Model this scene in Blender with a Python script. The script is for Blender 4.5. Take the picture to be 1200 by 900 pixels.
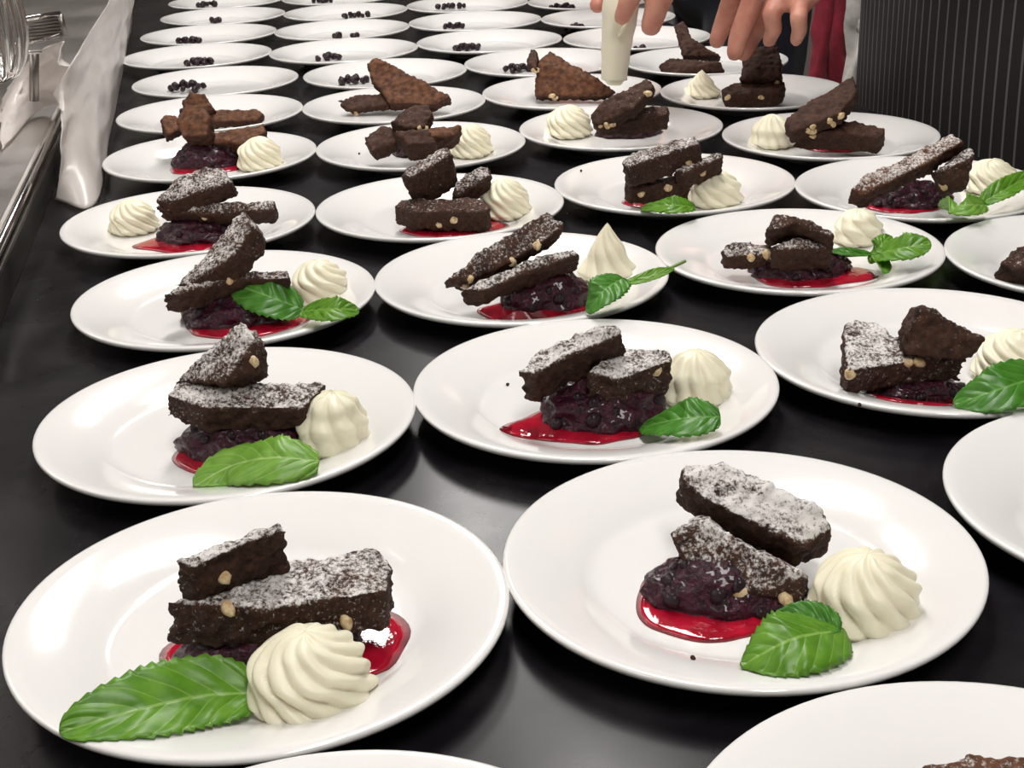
import bpy, bmesh, math, random
from mathutils import Vector, Matrix, noise
random.seed(7)
scene = bpy.context.scene
C = scene.collection
for o in list(bpy.data.objects): bpy.data.objects.remove(o)

# ------------------------------------------------------------------ camera
T = 0.90                      # height of the table top
RIM = T + 0.018               # height of a plate rim
WELL = T + 0.006              # height of the floor of a plate
F = 1623.2; PITCH = math.radians(22.571); ROLL = math.radians(-2.270); K = 0.75
CAM = Vector((0, 0, RIM + 0.41097 * K))
cd = bpy.data.cameras.new('camera'); cam = bpy.data.objects.new('camera', cd); C.objects.link(cam)
cd.sensor_fit = 'HORIZONTAL'; cd.sensor_width = 36; cd.lens = 36 * F / 1200; cd.clip_start = 0.02
cam.matrix_world = Matrix.Translation(CAM) @ Matrix.Rotation(math.pi / 2 - PITCH, 4, 'X') @ Matrix.Rotation(ROLL, 4, 'Z')
scene.camera = cam
# ------------------------------------------------------------------ world, light, exposure
w = bpy.data.worlds.new('world'); scene.world = w; w.use_nodes = True
w.node_tree.nodes['Background'].inputs[0].default_value = (1.0, 0.95, 0.9, 1)
w.node_tree.nodes['Background'].inputs[1].default_value = 0.25
LAMP_POWER = 15.3
LAMPS = [(0.0, 1.30), (-0.20, 2.50), (0.25, -0.30)]     # ceiling fixtures, x and y
LAMP_Z = 2.30
vs = scene.view_settings
vs.view_transform = 'Standard'; vs.look = 'None'; vs.gamma = 1; vs.use_curve_mapping = False; vs.exposure = 0.0

# ------------------------------------------------------------------ geometry of the place
def ray(px, py):
    X, Y = px - 600, py - 450
    cr, sr = math.cos(ROLL), math.sin(ROLL)
    X, Y = X * cr + Y * sr, -X * sr + Y * cr
    cp, sp = math.cos(PITCH), math.sin(PITCH)
    return Vector((X / F, cp - Y / F * sp, -sp - Y / F * cp))
def atz(px, py, z):
    d = ray(px, py); t = (z - CAM.z) / d.z
    return CAM + d * t
def at(px, py, h): return atz(px, py, WELL + h * 0.01)       # h in centimetres above a plate's floor
def aty(px, py, y):
    d = ray(px, py); return CAM + d * (y / d.y)
AX = math.atan(0.193); ES = Vector((-math.sin(AX), math.cos(AX), 0)); ET = Vector((math.cos(AX), math.sin(AX), 0))
def tb(t, s, z): return ET * t + ES * s + Vector((0, 0, z))   # table frame: t across, s along

# ------------------------------------------------------------------ helpers
def tag(o, label=None, cat=None, group=None, kind=None):
    if label: o['label'] = label
    if cat: o['category'] = cat
    if group: o['group'] = group
    if kind: o['kind'] = kind
    return o
def empty(name, loc=(0, 0, 0), rz=0):
    o = bpy.data.objects.new(name, None); C.objects.link(o); o.location = loc; o.rotation_euler.z = rz
    o.empty_display_size = 0.02
    return o
def link(name, me, mat, parent=None, loc=None):
    o = bpy.data.objects.new(name, me); C.objects.link(o)
    if mat is not None and not me.materials: me.materials.append(mat)
    if loc is not None: o.location = loc
    if parent is not None: o.parent = parent
    return o
def from_bm(name, bm, mat, parent=None, loc=None, smooth=True):
    me = bpy.data.meshes.new(name); bm.normal_update(); bm.to_mesh(me); bm.free()
    if smooth: me.polygons.foreach_set('use_smooth', [True] * len(me.polygons))
    return link(name, me, mat, parent, loc)
def pydata(name, v, f, mat, parent=None, smooth=True, loc=None):
    me = bpy.data.meshes.new(name); me.from_pydata([tuple(p) for p in v], [], f); me.update()
    if smooth: me.polygons.foreach_set('use_smooth', [True] * len(me.polygons))
    return link(name, me, mat, parent, loc)
def local(o, parent_loc): pass
def box_bm(lo, hi, bev=0.0, seg=2):
    bm = bmesh.new(); bmesh.ops.create_cube(bm, size=1)
    lo, hi = Vector(lo), Vector(hi); c = (lo + hi) / 2; s = hi - lo
    for v in bm.verts: v.co = Vector((v.co.x * s.x, v.co.y * s.y, v.co.z * s.z)) + c
    if bev: bmesh.ops.bevel(bm, geom=bm.edges[:], offset=bev, segments=seg, affect='EDGES', profile=0.5)
    return bm
def tube(pts, rad, n=8):
    """tube along a polyline; rad is a number or a list"""
    v, f = [], []
    pts = [Vector(p) for p in pts]
    m = len(pts); prev = None
    for i, p in enumerate(pts):
        d = (pts[min(i + 1, m - 1)] - pts[max(i - 1, 0)]).normalized()
        if prev is None:
            a = Vector((0, 0, 1)) if abs(d.z) < 0.9 else Vector((1, 0, 0))
            u = d.cross(a).normalized()
        else:
            u = (prev - d * prev.dot(d)).normalized()
        prev = u; q = d.cross(u); r = rad[i] if isinstance(rad, (list, tuple)) else rad
        for k in range(n):
            a = 2 * math.pi * k / n; v.append(p + u * (r * math.cos(a)) + q * (r * math.sin(a)))
    for i in range(m - 1):
        for k in range(n):
            f.append((i * n + k, i * n + (k + 1) % n, (i + 1) * n + (k + 1) % n, (i + 1) * n + k))
    f.append(tuple(range(n))[::-1]); f.append(tuple(range((m - 1) * n, m * n)))
    return v, f
def lathe(prof, n):
    v, f = [], []
    for r, z in prof:
        if r < 1e-6: v.append([(0, 0, z)])
        else: v.append([(r * math.cos(2 * math.pi * k / n), r * math.sin(2 * math.pi * k / n), z) for k in range(n)])
    idx, flat = [], []
    for ring in v:
        idx.append(len(flat)); flat += ring
    for i in range(len(v) - 1):
        a, b = idx[i], idx[i + 1]; la, lb = len(v[i]), len(v[i + 1])
        for k in range(n):
            k2 = (k + 1) % n
            if la == 1 and lb == 1: continue
            if la == 1: f.append((a, b + k, b + k2))
            elif lb == 1: f.append((a + k, b, a + k2))
            else: f.append((a + k, b + k, b + k2, a + k2))
    return flat, f
def remesh(bm, voxel, smooth_it=0, smooth_f=0.5):
    """fuse the closed shells of a bmesh into one even skin; returns a mesh"""
    me = bpy.data.meshes.new('tmp'); bm.to_mesh(me); bm.free()
    o = bpy.data.objects.new('tmp', me); C.objects.link(o)
    m = o.modifiers.new('r', 'REMESH'); m.mode = 'VOXEL'; m.voxel_size = voxel; m.use_smooth_shade = True
    if smooth_it:
        s = o.modifiers.new('s', 'SMOOTH'); s.iterations = smooth_it; s.factor = smooth_f
    dg = bpy.context.evaluated_depsgraph_get(); dg.update()
    out = bpy.data.meshes.new_from_object(o.evaluated_get(dg))
    bpy.data.objects.remove(o); bpy.data.meshes.remove(me)
    out.polygons.foreach_set('use_smooth', [True] * len(out.polygons))
    return out
def fb(p, sc, octv=3):
    a, s, t = 1.0, 0.0, sc
    for _ in range(octv):
        s += a * noise.noise(Vector(p) * t); a *= 0.5; t *= 2.1
    return s
def grid(pts):
    """pts[row][col] -> verts, faces"""
    R_, C_ = len(pts), len(pts[0]); v = [p for r in pts for p in r]; f = []
    for i in range(R_ - 1):
        for j in range(C_ - 1): f.append((i * C_ + j, i * C_ + j + 1, (i + 1) * C_ + j + 1, (i + 1) * C_ + j))
    return v, f

# ------------------------------------------------------------------ materials
def mat(name, col, rough=0.5, metal=0.0, **kw):
    m = bpy.data.materials.new(name); m.use_nodes = True
    b = m.node_tree.nodes['Principled BSDF']
    b.inputs['Base Color'].default_value = (*col, 1); b.inputs['Roughness'].default_value = rough
    b.inputs['Metallic'].default_value = metal
    for k, v in kw.items(): b.inputs[k.replace('_', ' ')].default_value = v
    return m
class NT:
    def __init__(s, m): s.t = m.node_tree; s.b = s.t.nodes['Principled BSDF']; s.out = s.t.nodes['Material Output']
    def n(s, kind, **kw):
        x = s.t.nodes.new(kind)
        for k, v in kw.items():
            if k[0] == '_': setattr(x, k[1:], v)
            else: x.inputs[k.replace('__', ' ')].default_value = v
        return x
    def l(s, a, b): s.t.links.new(a, b)
    def noise(s, scale, detail=4, rough=0.55, coord='Object'):
        tc = s.n('ShaderNodeTexCoord'); x = s.n('ShaderNodeTexNoise', Scale=scale, Detail=detail, Roughness=rough)
        s.l(tc.outputs[coord], x.inputs['Vector']); return x.outputs['Fac']
    def ramp(s, fac, stops):
        r = s.n('ShaderNodeValToRGB'); e = r.color_ramp.elements
        while len(e) < len(stops): e.new(0.5)
        for k, (p, c) in enumerate(stops):
            e[k].position = p; e[k].color = (*c, 1) if len(c) == 3 else c
        s.l(fac, r.inputs['Fac']); return r.outputs['Color']
    def math(s, op, a, b=None):
        x = s.n('ShaderNodeMath', _operation=op)
        for i, q in enumerate((a, b)):
            if q is None: continue
            if isinstance(q, (int, float)): x.inputs[i].default_value = q
            else: s.l(q, x.inputs[i])
        return x.outputs[0]
    def mix(s, fac, a, b):
        x = s.n('ShaderNodeMix', _data_type='RGBA')
        for sock, q in ((x.inputs['Factor'], fac), (x.inputs['A'], a), (x.inputs['B'], b)):
            if isinstance(q, (int, float)): sock.default_value = q
            elif isinstance(q, tuple): sock.default_value = (*q, 1)
            else: s.l(q, sock)
        return x.outputs['Result']
    def bump(s, h, strength=0.3, dist=0.001):
        x = s.n('ShaderNodeBump', Strength=strength, Distance=dist); s.l(h, x.inputs['Height']); s.l(x.outputs[0], s.b.inputs['Normal'])
    def attr(s, name):
        return s.n('ShaderNodeAttribute', _attribute_name=name).outputs['Fac']

M = {}
# glazed porcelain
m = M['porcelain'] = mat('porcelain', (0.86, 0.845, 0.83), 0.12, Coat_Weight=0.4, Coat_Roughness=0.04); 
# black table top with a worn satin sheen
m = M['table'] = mat('table_black', (0.012, 0.011, 0.013), 0.3); q = NT(m); q.b.inputs['Specular IOR Level'].default_value = 0.2
f_ = q.noise(7, 5); q.l(q.ramp(f_, [(0.3, (0.20,) * 3), (0.75, (0.36,) * 3)]), q.b.inputs['Roughness'])
q.l(q.ramp(q.noise(18, 6), [(0.4, (0.008, 0.007, 0.009)), (0.8, (0.03, 0.028, 0.03))]), q.b.inputs['Base Color'])
# brushed stainless steel
def steel(name, col=(0.84, 0.80, 0.77), rough=0.36):
    m = mat(name, col, rough, 1.0); q = NT(m)
    tc = q.n('ShaderNodeTexCoord'); mp = q.n('ShaderNodeMapping'); mp.inputs['Scale'].default_value = (3, 3, 160)
    q.l(tc.outputs['Object'], mp.inputs[0]); x = q.n('ShaderNodeTexNoise', Scale=3, Detail=3); q.l(mp.outputs[0], x.inputs['Vector'])
    q.bump(x.outputs['Fac'], 0.08, 0.001)
    q.l(q.ramp(q.noise(6, 4), [(0.3, (rough - .08,) * 3), (0.8, (rough + .12,) * 3)]), q.b.inputs['Roughness'])
    return m
M['steel'] = steel('stainless_steel'); M['steel_dark'] = steel('steel_dull', (0.3, 0.28, 0.26), 0.4)
M['steel_bright'] = steel('steel_polished', (0.8, 0.78, 0.76), 0.16)
# brownie: crumb, crust, sugar dust
def brownie_mat(name, crumb_lo, crumb_hi, crust):
    m = mat(name, crumb_lo, 0.75); q = NT(m)
    base = q.ramp(q.noise(420, 5, 0.65), [(0.3, crumb_lo), (0.72, crumb_hi)])
    top = q.attr('top')
    cr = q.ramp(q.noise(160, 4), [(0.35, tuple(c * 0.28 for c in crust)), (0.7, crust)])
    col = q.mix(q.math('MULTIPLY', top, 0.85), base, cr)
    patch = q.ramp(q.noise(75, 3), [(0.34, (0.0,) * 3), (0.62, (1, 1, 1))])
    d = q.attr('dust')
    d2 = q.math('MULTIPLY', d, q.math('ADD', q.math('MULTIPLY', patch, 0.45), 0.62))
    fine = q.math('MULTIPLY', q.math('SUBTRACT', q.noise(520, 4, 0.75), 0.5), 2.6)
    k = q.math('MULTIPLY', q.math('SUBTRACT', q.math('ADD', d2, fine), 0.50), 2.0)
    kk = q.math('MULTIPLY', q.math('MINIMUM', q.math('MAXIMUM', k, 0.0), 1.0), q.math('MINIMUM', q.math('MULTIPLY', d, 4.0), 0.92))
    q.l(q.mix(kk, col, (0.86, 0.83, 0.80)), q.b.inputs['Base Color'])
    q.b.inputs['Specular IOR Level'].default_value = 0.3
    q.bump(q.noise(600, 5, 0.7), 0.7, 0.0012)
    return m
M['brownie'] = brownie_mat('brownie_dark', (0.016, 0.007, 0.004), (0.075, 0.032, 0.018), (0.10, 0.043, 0.025))
M['brownie_warm'] = brownie_mat('brownie_warm_crust', (0.018, 0.007, 0.005), (0.08, 0.03, 0.016), (0.23, 0.095, 0.045))
m = M['nut'] = mat('nut', (0.68, 0.5, 0.27), 0.55); q = NT(m)
q.l(q.ramp(q.noise(300, 3), [(0.35, (0.5, 0.3, 0.12)), (0.65, (0.8, 0.66, 0.42))]), q.b.inputs['Base Color'])
m = M['cream'] = mat('whipped_cream', (0.88, 0.83, 0.64), 0.42, Subsurface_Weight=0.3, Subsurface_Scale=0.006)
m.node_tree.nodes['Principled BSDF'].inputs['Subsurface Radius'].default_value = (1.0, 0.8, 0.5)
q = NT(m); q.bump(q.noise(260, 4), 0.25, 0.0008)
m = M['berry'] = mat('cooked_berry', (0.02, 0.006, 0.014), 0.3, Coat_Weight=0.25, Coat_Roughness=0.04, Specular_IOR_Level=0.25); q = NT(m)
q.l(q.ramp(q.noise(160, 3), [(0.3, (0.006, 0.003, 0.006)), (0.6, (0.022, 0.006, 0.012)), (0.8, (0.06, 0.012, 0.024))]), q.b.inputs['Base Color'])
q.bump(q.noise(500, 3), 0.5, 0.0008)
m = M['mash'] = mat('berry_mash', (0.03, 0.005, 0.012), 0.3, Coat_Weight=0.25, Coat_Roughness=0.05, Specular_IOR_Level=0.25); q = NT(m)
q.l(q.ramp(q.noise(260, 4), [(0.3, (0.010, 0.003, 0.008)), (0.75, (0.07, 0.008, 0.022))]), q.b.inputs['Base Color']); q.bump(q.noise(380, 4), 1.0, 0.0018)
m = M['sauce'] = mat('red_berry_sauce', (0.36, 0.004, 0.018), 0.08, Coat_Weight=0.6, Coat_Roughness=0.03); q = NT(m)
q.l(q.ramp(q.noise(60, 3), [(0.3, (0.26, 0.003, 0.014)), (0.7, (0.55, 0.008, 0.035))]), q.b.inputs['Base Color']); q.bump(q.noise(90, 3), 0.35, 0.002)
def leaf_mat(name, lo, hi, vein):
    m = mat(name, lo, 0.38); q = NT(m)
    uv = q.n('ShaderNodeUVMap'); sep = q.n('ShaderNodeSeparateXYZ'); q.l(uv.outputs[0], sep.inputs[0])
    au = q.math('ABSOLUTE', q.math('SUBTRACT', sep.outputs[0], 0.5))
    mid = q.math('LESS_THAN', au, 0.022)
    wv = q.math('ABSOLUTE', q.math('SINE', q.math('MULTIPLY', q.math('ADD', sep.outputs[1], q.math('MULTIPLY', au, -0.55)), 24.0)))
    side = q.math('MULTIPLY', q.math('LESS_THAN', wv, 0.14), 0.55)
    col = q.ramp(q.noise(120, 4), [(0.3, lo), (0.7, hi)])
    q.l(q.mix(q.math('MAXIMUM', mid, side), col, vein), q.b.inputs['Base Color'])
    q.bump(wv, 0.6, 0.0008)
    tr = q.n('ShaderNodeBsdfTranslucent'); tr.inputs['Color'].default_value = (*[min(1, c * 1.6) for c in hi], 1)
    mx = q.n('ShaderNodeMixShader'); mx.inputs[0].default_value = 0.25
    q.l(q.b.outputs[0], mx.inputs[1]); q.l(tr.outputs[0], mx.inputs[2]); q.l(mx.outputs[0], q.out.inputs['Surface'])
    return m
M['leaf'] = leaf_mat('mint_leaf_green', (0.085, 0.24, 0.013), (0.175, 0.39, 0.03), (0.29, 0.50, 0.10))
M['leaf_dark'] = leaf_mat('mint_leaf_deep', (0.045, 0.18, 0.015), (0.10, 0.32, 0.035), (0.19, 0.42, 0.09))
M['leaf_pale'] = leaf_mat('mint_leaf_pale', (0.15, 0.34, 0.035), (0.25, 0.48, 0.07), (0.40, 0.60, 0.18))
M['stem'] = mat('mint_stem', (0.25, 0.4, 0.1), 0.45)
# people
def skin_mat(name, a, b):
    m = mat(name, a, 0.5, Subsurface_Weight=0.15, Subsurface_Scale=0.006); q = NT(m)
    q.l(q.ramp(q.noise(45, 5), [(0.3, a), (0.7, b)]), q.b.inputs['Base Color']); q.bump(q.noise(500, 3), 0.15, 0.0006); return m
M['skin'] = skin_mat('skin', (0.52, 0.20, 0.145), (0.68, 0.34, 0.25))
M['nail'] = mat('fingernail', (0.66, 0.36, 0.30), 0.25)
def cloth(name, col, rough=0.85):
    m = mat(name, col, rough, Sheen_Weight=0.2); q = NT(m)
    q.l(q.ramp(q.noise(40, 5), [(0.3, tuple(c * 0.75 for c in col)), (0.75, tuple(min(1, c * 1.25) for c in col))]), q.b.inputs['Base Color'])
    q.bump(q.noise(900, 2), 0.3, 0.0006); return m
M['black_cloth'] = cloth('black_cotton', (0.018, 0.016, 0.017)); M['navy_cloth'] = cloth('navy_cotton', (0.012, 0.016, 0.035))
M['red_cloth'] = cloth('red_cotton', (0.36, 0.025, 0.05)); M['white_cloth'] = cloth('white_cotton', (0.75, 0.72, 0.68))
M['hair'] = cloth('dark_hair', (0.03, 0.018, 0.012), 0.5); M['shoe'] = mat('black_leather', (0.012, 0.012, 0.012), 0.4)
M['eye'] = mat('eye_white', (0.8, 0.78, 0.75), 0.2); M['lip'] = mat('lip', (0.42, 0.13, 0.11), 0.45)
m = M['pinstripe'] = mat('pinstripe_cotton', (0.02, 0.018, 0.018), 0.85); q = NT(m)
uv = q.n('ShaderNodeUVMap'); sep = q.n('ShaderNodeSeparateXYZ'); q.l(uv.outputs[0], sep.inputs[0])
fr = q.math('FRACT', q.math('MULTIPLY', sep.outputs[0], 1 / 0.0125))
st = q.math('LESS_THAN', q.math('ABSOLUTE', q.math('SUBTRACT', fr, 0.5)), 0.085)
q.l(q.mix(st, (0.017, 0.014, 0.015), (0.13, 0.12, 0.115)), q.b.inputs['Base Color']); q.bump(q.noise(900, 2), 0.3, 0.0006)
m = M['film'] = mat('plastic_film', (0.66, 0.61, 0.58), 0.32, Transmission_Weight=0.12); q = NT(m)
q.l(q.ramp(q.noise(9, 4), [(0.3, (0.55, 0.5, 0.47)), (0.7, (0.72, 0.67, 0.64))]), q.b.inputs['Base Color'])
m = M['bag'] = mat('piping_bag_plastic', (0.88, 0.84, 0.68), 0.35, Subsurface_Weight=0.2, Subsurface_Scale=0.01)
m = M['tile'] = mat('floor_tile', (0.13, 0.11, 0.10), 0.45); q = NT(m); q.l(q.ramp(q.noise(5, 5), [(0.3, (0.09, 0.075, 0.07)), (0.7, (0.17, 0.15, 0.13))]), q.b.inputs['Base Color'])
m = M['wall'] = mat('wall_paint', (0.66, 0.61, 0.57), 0.7); q = NT(m); q.bump(q.noise(60, 4), 0.1, 0.002)
M['ceiling'] = mat('ceiling_paint', (0.36, 0.35, 0.33), 0.8); M['housing'] = mat('lamp_housing', (0.8, 0.8, 0.78), 0.4)
m = M['tube'] = mat('lit_tube', (1, 1, 1), 0.5); b = m.node_tree.nodes['Principled BSDF']
b.inputs['Emission Color'].default_value = (1, 0.95, 0.88, 1); b.inputs['Emission Strength'].default_value = 6

# ------------------------------------------------------------------ room
def struct(name, lo, hi, mt):
    return tag(from_bm(name, box_bm(lo, hi), mt, smooth=False), kind='structure')
struct('floor', (-2.6, -2.6, -0.1), (2.6, 5.6, 0.0), M['tile'])
struct('ceiling', (-2.6, -2.6, 2.5), (2.6, 5.6, 2.6), M['ceiling'])
struct('wall_right', (2.6, -2.6, 0), (2.7, 5.6, 2.5), M['wall'])
struct('wall_left', (-2.7, -2.6, 0), (-2.6, 5.6, 2.5), M['wall'])
struct('wall_back', (-2.6, 5.6, 0), (2.6, 5.7, 2.5), M['wall'])
struct('wall_front', (-2.6, -2.7, 0), (2.6, -2.6, 2.5), M['wall'])
LN = ['over the middle of the table', 'over the far end of the table', 'over the near end of the table']
for (x, y), nm in zip(LAMPS, LN):
    e = empty('ceiling_light', (x, y, 2.5)); tag(e, 'fluorescent ceiling light with two tubes ' + nm, 'ceiling light', 'fluorescent ceiling lights')
    from_bm('housing', box_bm((-0.12, -0.5, -0.08), (0.12, 0.5, 0), 0.01), M['housing'], e)
    for sx in (-0.055, 0.055):
        v, f = tube([(sx, -0.46, -0.1), (sx, 0.46, -0.1)], 0.016, 10); pydata('lamp_tube', v, f, M['tube'], e)
    ld = bpy.data.lights.new('lamp_light', 'AREA'); ld.shape = 'RECTANGLE'; ld.size = 0.22; ld.size_y = 0.95; ld.energy = LAMP_POWER; ld.color = (1, 0.975, 0.945)
    lo = bpy.data.objects.new('lamp_light', ld); C.objects.link(lo); lo.location = (x, y, LAMP_Z + 0.06)

# ------------------------------------------------------------------ table and steel counter
CZ = T + 0.03                                    # top of the steel counter beside the table
AT = (atz(10, 254, CZ).dot(ET) + atz(85, 124, CZ).dot(ET)) / 2
TL, TR, S0, S1 = AT + 0.004, 0.70, -0.55, 3.3
ANG = AX
tab = empty('prep_table', tb((TL + TR) / 2, (S0 + S1) / 2, 0), ANG)
tag(tab, 'long black table covered with rows of white dessert plates', 'table')
hw, hl = (TR - TL) / 2, (S1 - S0) / 2
from_bm('tabletop', box_bm((-hw, -hl, T - 0.03), (hw, hl, T), 0.004), M['table'], tab)
from_bm('apron_frame', box_bm((-hw + 0.06, -hl + 0.06, T - 0.10), (hw - 0.06, hl - 0.06, T - 0.0305)), M['steel_dark'], tab, smooth=False)
for sx in (-1, 1):
    for sy in (-1, 0, 1):
        v, f = tube([(sx * (hw - 0.08), sy * (hl - 0.1), 0), (sx * (hw - 0.08), sy * (hl - 0.1), T - 0.1)], 0.02, 12); pydata('leg', v, f, M['steel'], tab)

cs = 1.5
ctr = empty('steel_counter', tb(AT - 0.22, cs, 0), ANG); tag(ctr, 'stainless steel counter with raised edge along the left of the table', 'counter')
from_bm('body', box_bm((-0.22, -1.5, 0.1), (0.215, 1.7, CZ - 0.02), 0.003), M['steel_dark'], ctr, smooth=False)
from_bm('worktop', box_bm((-0.22, -1.5, CZ - 0.02), (0.212, 1.7, CZ), 0.003), M['steel'], ctr, smooth=False)
v, f = tube([(0.216, -1.5, CZ - 0.002), (0.216, 1.7, CZ - 0.002)], 0.004, 10); pydata('edge_rail', v, f, M['steel_bright'], ctr)
from_bm('backsplash', box_bm((-0.235, -1.5, 0.1), (-0.2205, 1.7, 1.75), 0.002), M['steel'], ctr, smooth=False)
for k in range(8):
    from_bm('backsplash_seam', box_bm((-0.222, -1.4 + k * 0.4, CZ), (-0.215, -1.395 + k * 0.4, 1.74)), M['steel_dark'], ctr, smooth=False)
for sy in (-1.4, 1.6):
    for sx in (-0.18, 0.17):
        v, f = tube([(sx, sy, 0), (sx, sy, 0.12)], 0.02, 10); pydata('foot', v, f, M['steel_dark'], ctr)

def bez(P, t):
    """Catmull-Rom through a list of vectors, t in 0..1"""
    n = len(P) - 1; x = min(max(t, 0), 0.99999) * n; i = int(x); u = x - i
    p0, p1, p2, p3 = P[max(i - 1, 0)], P[i], P[i + 1], P[min(i + 2, n)]
    return 0.5 * ((2 * p1) + (p2 - p0) * u + (2 * p0 - 5 * p1 + 4 * p2 - p3) * u * u + (3 * p1 - p0 - 3 * p2 + p3) * u ** 3)
def sheet(name, rows, nu, nv, amp, mt, label, cat, seed, thick=0.0012):
    rows = [[Vector(p) for p in r] for r in rows]; P = []
    for i in range(nv):
        t = i / (nv - 1)
        P.append([])
        for j in range(nu):
            u = j / (nu - 1)
            p = bez([bez(r, u) for r in rows], t)
            d = fb((u * 3.1 + seed, t * 2.2, 0.3), 1.6, 3) * amp * (0.3 + 0.7 * math.sin(math.pi * min(t * 1.3, 1)))
            q_ = p + ET * d + Vector((0, 0, 0.5 * d)); P[-1].append(q_)
    v, f = grid(P); o = pydata(name, v, f, mt)
    mo = o.modifiers.new('thickness', 'SOLIDIFY'); mo.thickness = thick
    return tag(o, label, cat)
def Z(px, py, h): return atz(px, py, T + h)
sheet('plastic_sheet', [[Z(62, 112, .085), Z(88, 66, .12), Z(108, 33, .12), Z(128, 0, .12), Z(140, -20, .12)],
                        [Z(70, 160, .06), Z(98, 120, .07), Z(122, 80, .07), Z(146, 30, .07), Z(155, -10, .07)],
                        [Z(66, 234, .004), Z(112, 238, .004), Z(130, 150, .006), Z(147, 62, .012), Z(154, 25, .02)]], 46, 30, 0.007, M['film'],
      'crumpled pale plastic sheet hanging down beside the leftmost plates', 'plastic sheet', 1.3)
sheet('plastic_film', [[Z(8, 105, .05), Z(45, 62, .10), Z(76, 48, .13)], [Z(0, 140, .045), Z(40, 95, .07), Z(82, 85, .10)], [Z(2, 175, .034), Z(45, 130, .036), Z(86, 118, .055)]], 30, 20, 0.012, M['film'],
      'clear plastic wrap bunched up on the steel counter below the steel bracket', 'plastic wrap', 7.7)
# steel bracket
br = empty('steel_bracket', aty(48, 36, 1.12)); tag(br, 'ribbed steel bracket with bright rims at the top left', 'bracket')
o0 = Vector(br.location)
def brk(name, a, b, r, mt):
    v, f = tube([aty(*a) - o0, aty(*b) - o0], r, 8); pydata(name, v, f, mt, br)
brk('rim', (16, 24, 1.10), (70, 16, 1.14), 0.0022, M['steel_bright']); brk('rim', (16, 52, 1.10), (50, 46, 1.13), 0.0020, M['steel_bright'])
brk('end_bar', (70, 16, 1.14), (76, 42, 1.14), 0.0026, M['steel_dark']); brk('rim', (50, 46, 1.13), (76, 40, 1.14), 0.0016, M['steel_dark'])
brk('foot_bar', (16, 62, 1.12), (48, 61, 1.14), 0.0014, M['steel'])
for k in range(7):
    a = 27 + k * 3.6; brk('rib', (16, a, 1.115), (71, a - 7 + k * 0.4, 1.15), 0.0018, M['steel_dark'])
brk('post', (40, 60, 1.16), (40, 118, 1.16), 0.004, M['steel_dark'])
# balloon whisk
wh = empty('wire_whisk', aty(-7, 42, 0.80)); tag(wh, 'balloon whisk of shiny looped wires at the top left corner', 'whisk'); o0 = Vector(wh.location)
hx = aty(-30, 112, 0.80) - o0
for k in range(7):
    a = math.pi * k / 7; pts = []
    for i in range(33):
        t = i / 32; th = math.pi * t; rr = 0.028 * math.sin(th) ** 0.8 * (1 if True else 0)
        ph = 2 * t - 1
        L = 0.10 * (1 - abs(ph)) ** 0.6
        side = 0.026 * math.sin(math.pi * ph) if False else 0.027 * math.copysign(math.sin(math.pi * (1 - abs(ph)) ** 0.7 * 0.5 + 0) * (1 if abs(ph) < .999 else 0), ph) * (abs(ph) ** 0.35)
        pts.append(Vector((side * math.cos(a), side * math.sin(a), 0.075 - L * 1.0)) + Vector((0, 0, 0)))
    v, f = tube(pts, 0.0015, 6); pydata('wire_loop', v, f, M['steel_bright'], wh)
v, f = tube([(0, 0, 0.065), (0, 0, 0.10), (0, 0, 0.20)], [0.007, 0.009, 0.010], 12); pydata('handle', v, f, M['steel_bright'], wh)

# ------------------------------------------------------------------ plates
ORD = ['', 'first', 'second', 'third', 'fourth', 'fifth', 'sixth', 'seventh', 'eighth', 'ninth', 'tenth', 'eleventh']
COLN = ['leftmost', 'second', 'third', 'rightmost']
# column, row -> centre (before scaling)
PL = {(0,1):(-0.146,0.677),(1,1):(0.13,0.715),(0,2):(-0.21,0.949),(1,2):(0.068,0.988),(2,2):(0.335,1.015),(0,3):(-0.264,1.232),(1,3):(0.016,1.254),(2,3):(0.285,1.309),(3,3):(0.559,1.251),(0,4):(-0.353,1.506),(1,4):(-0.072,1.521),(2,4):(0.199,1.586),(3,4):(0.47,1.522),(0,5):(-0.388,1.823),(1,5):(-0.109,1.836),(2,5):(0.162,1.907),(3,5):(0.43,1.8),(0,6):(-0.437,2.12),(1,6):(-0.168,2.158),(2,6):(0.107,2.196),(3,6):(0.379,2.116),(0,7):(-0.481,2.374),(1,7):(-0.205,2.398),(2,7):(0.078,2.425),(0,8):(-0.551,2.675),(1,8):(-0.283,2.638),(2,8):(-0.016,2.676),(0,9):(-0.6,2.944),(1,9):(-0.314,2.917),(2,9):(-0.05,2.982),(0,10):(-0.613,3.225),(1,10):(-0.33,3.207),(2,1):(0.41,0.773),(3,7):(0.348,2.4),(3,8):(0.262,2.68),(3,9):(0.228,2.96),(2,10):(-0.078,3.262),(3,10):(0.2,3.24),(0,11):(-0.66,3.505),(1,11):(-0.385,3.487),(2,11):(-0.105,3.545),(3,11):(0.172,3.52)}
c7 = (0.197, 0.439); c8 = (-0.080, 0.402); PL[(9,9)] = c7; PL[(8,9)] = c8
keys = list(PL)
for it in range(60):                                # plates stand edge to edge, none overlapping
    for i in range(len(keys)):
        for j in range(i + 1, len(keys)):
            a, b = Vector(PL[keys[i]]), Vector(PL[keys[j]]); d = (a - b).length
            if d < 0.2788:
                wa = 0.05 + max(0, a.y - .6) ** 2; wb = 0.05 + max(0, b.y - .6) ** 2; k = (0.2788 - d) / d
                PL[keys[i]] = tuple(a + (a - b) * k * wa / (wa + wb)); PL[keys[j]] = tuple(b - (a - b) * k * wb / (wa + wb))
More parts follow.
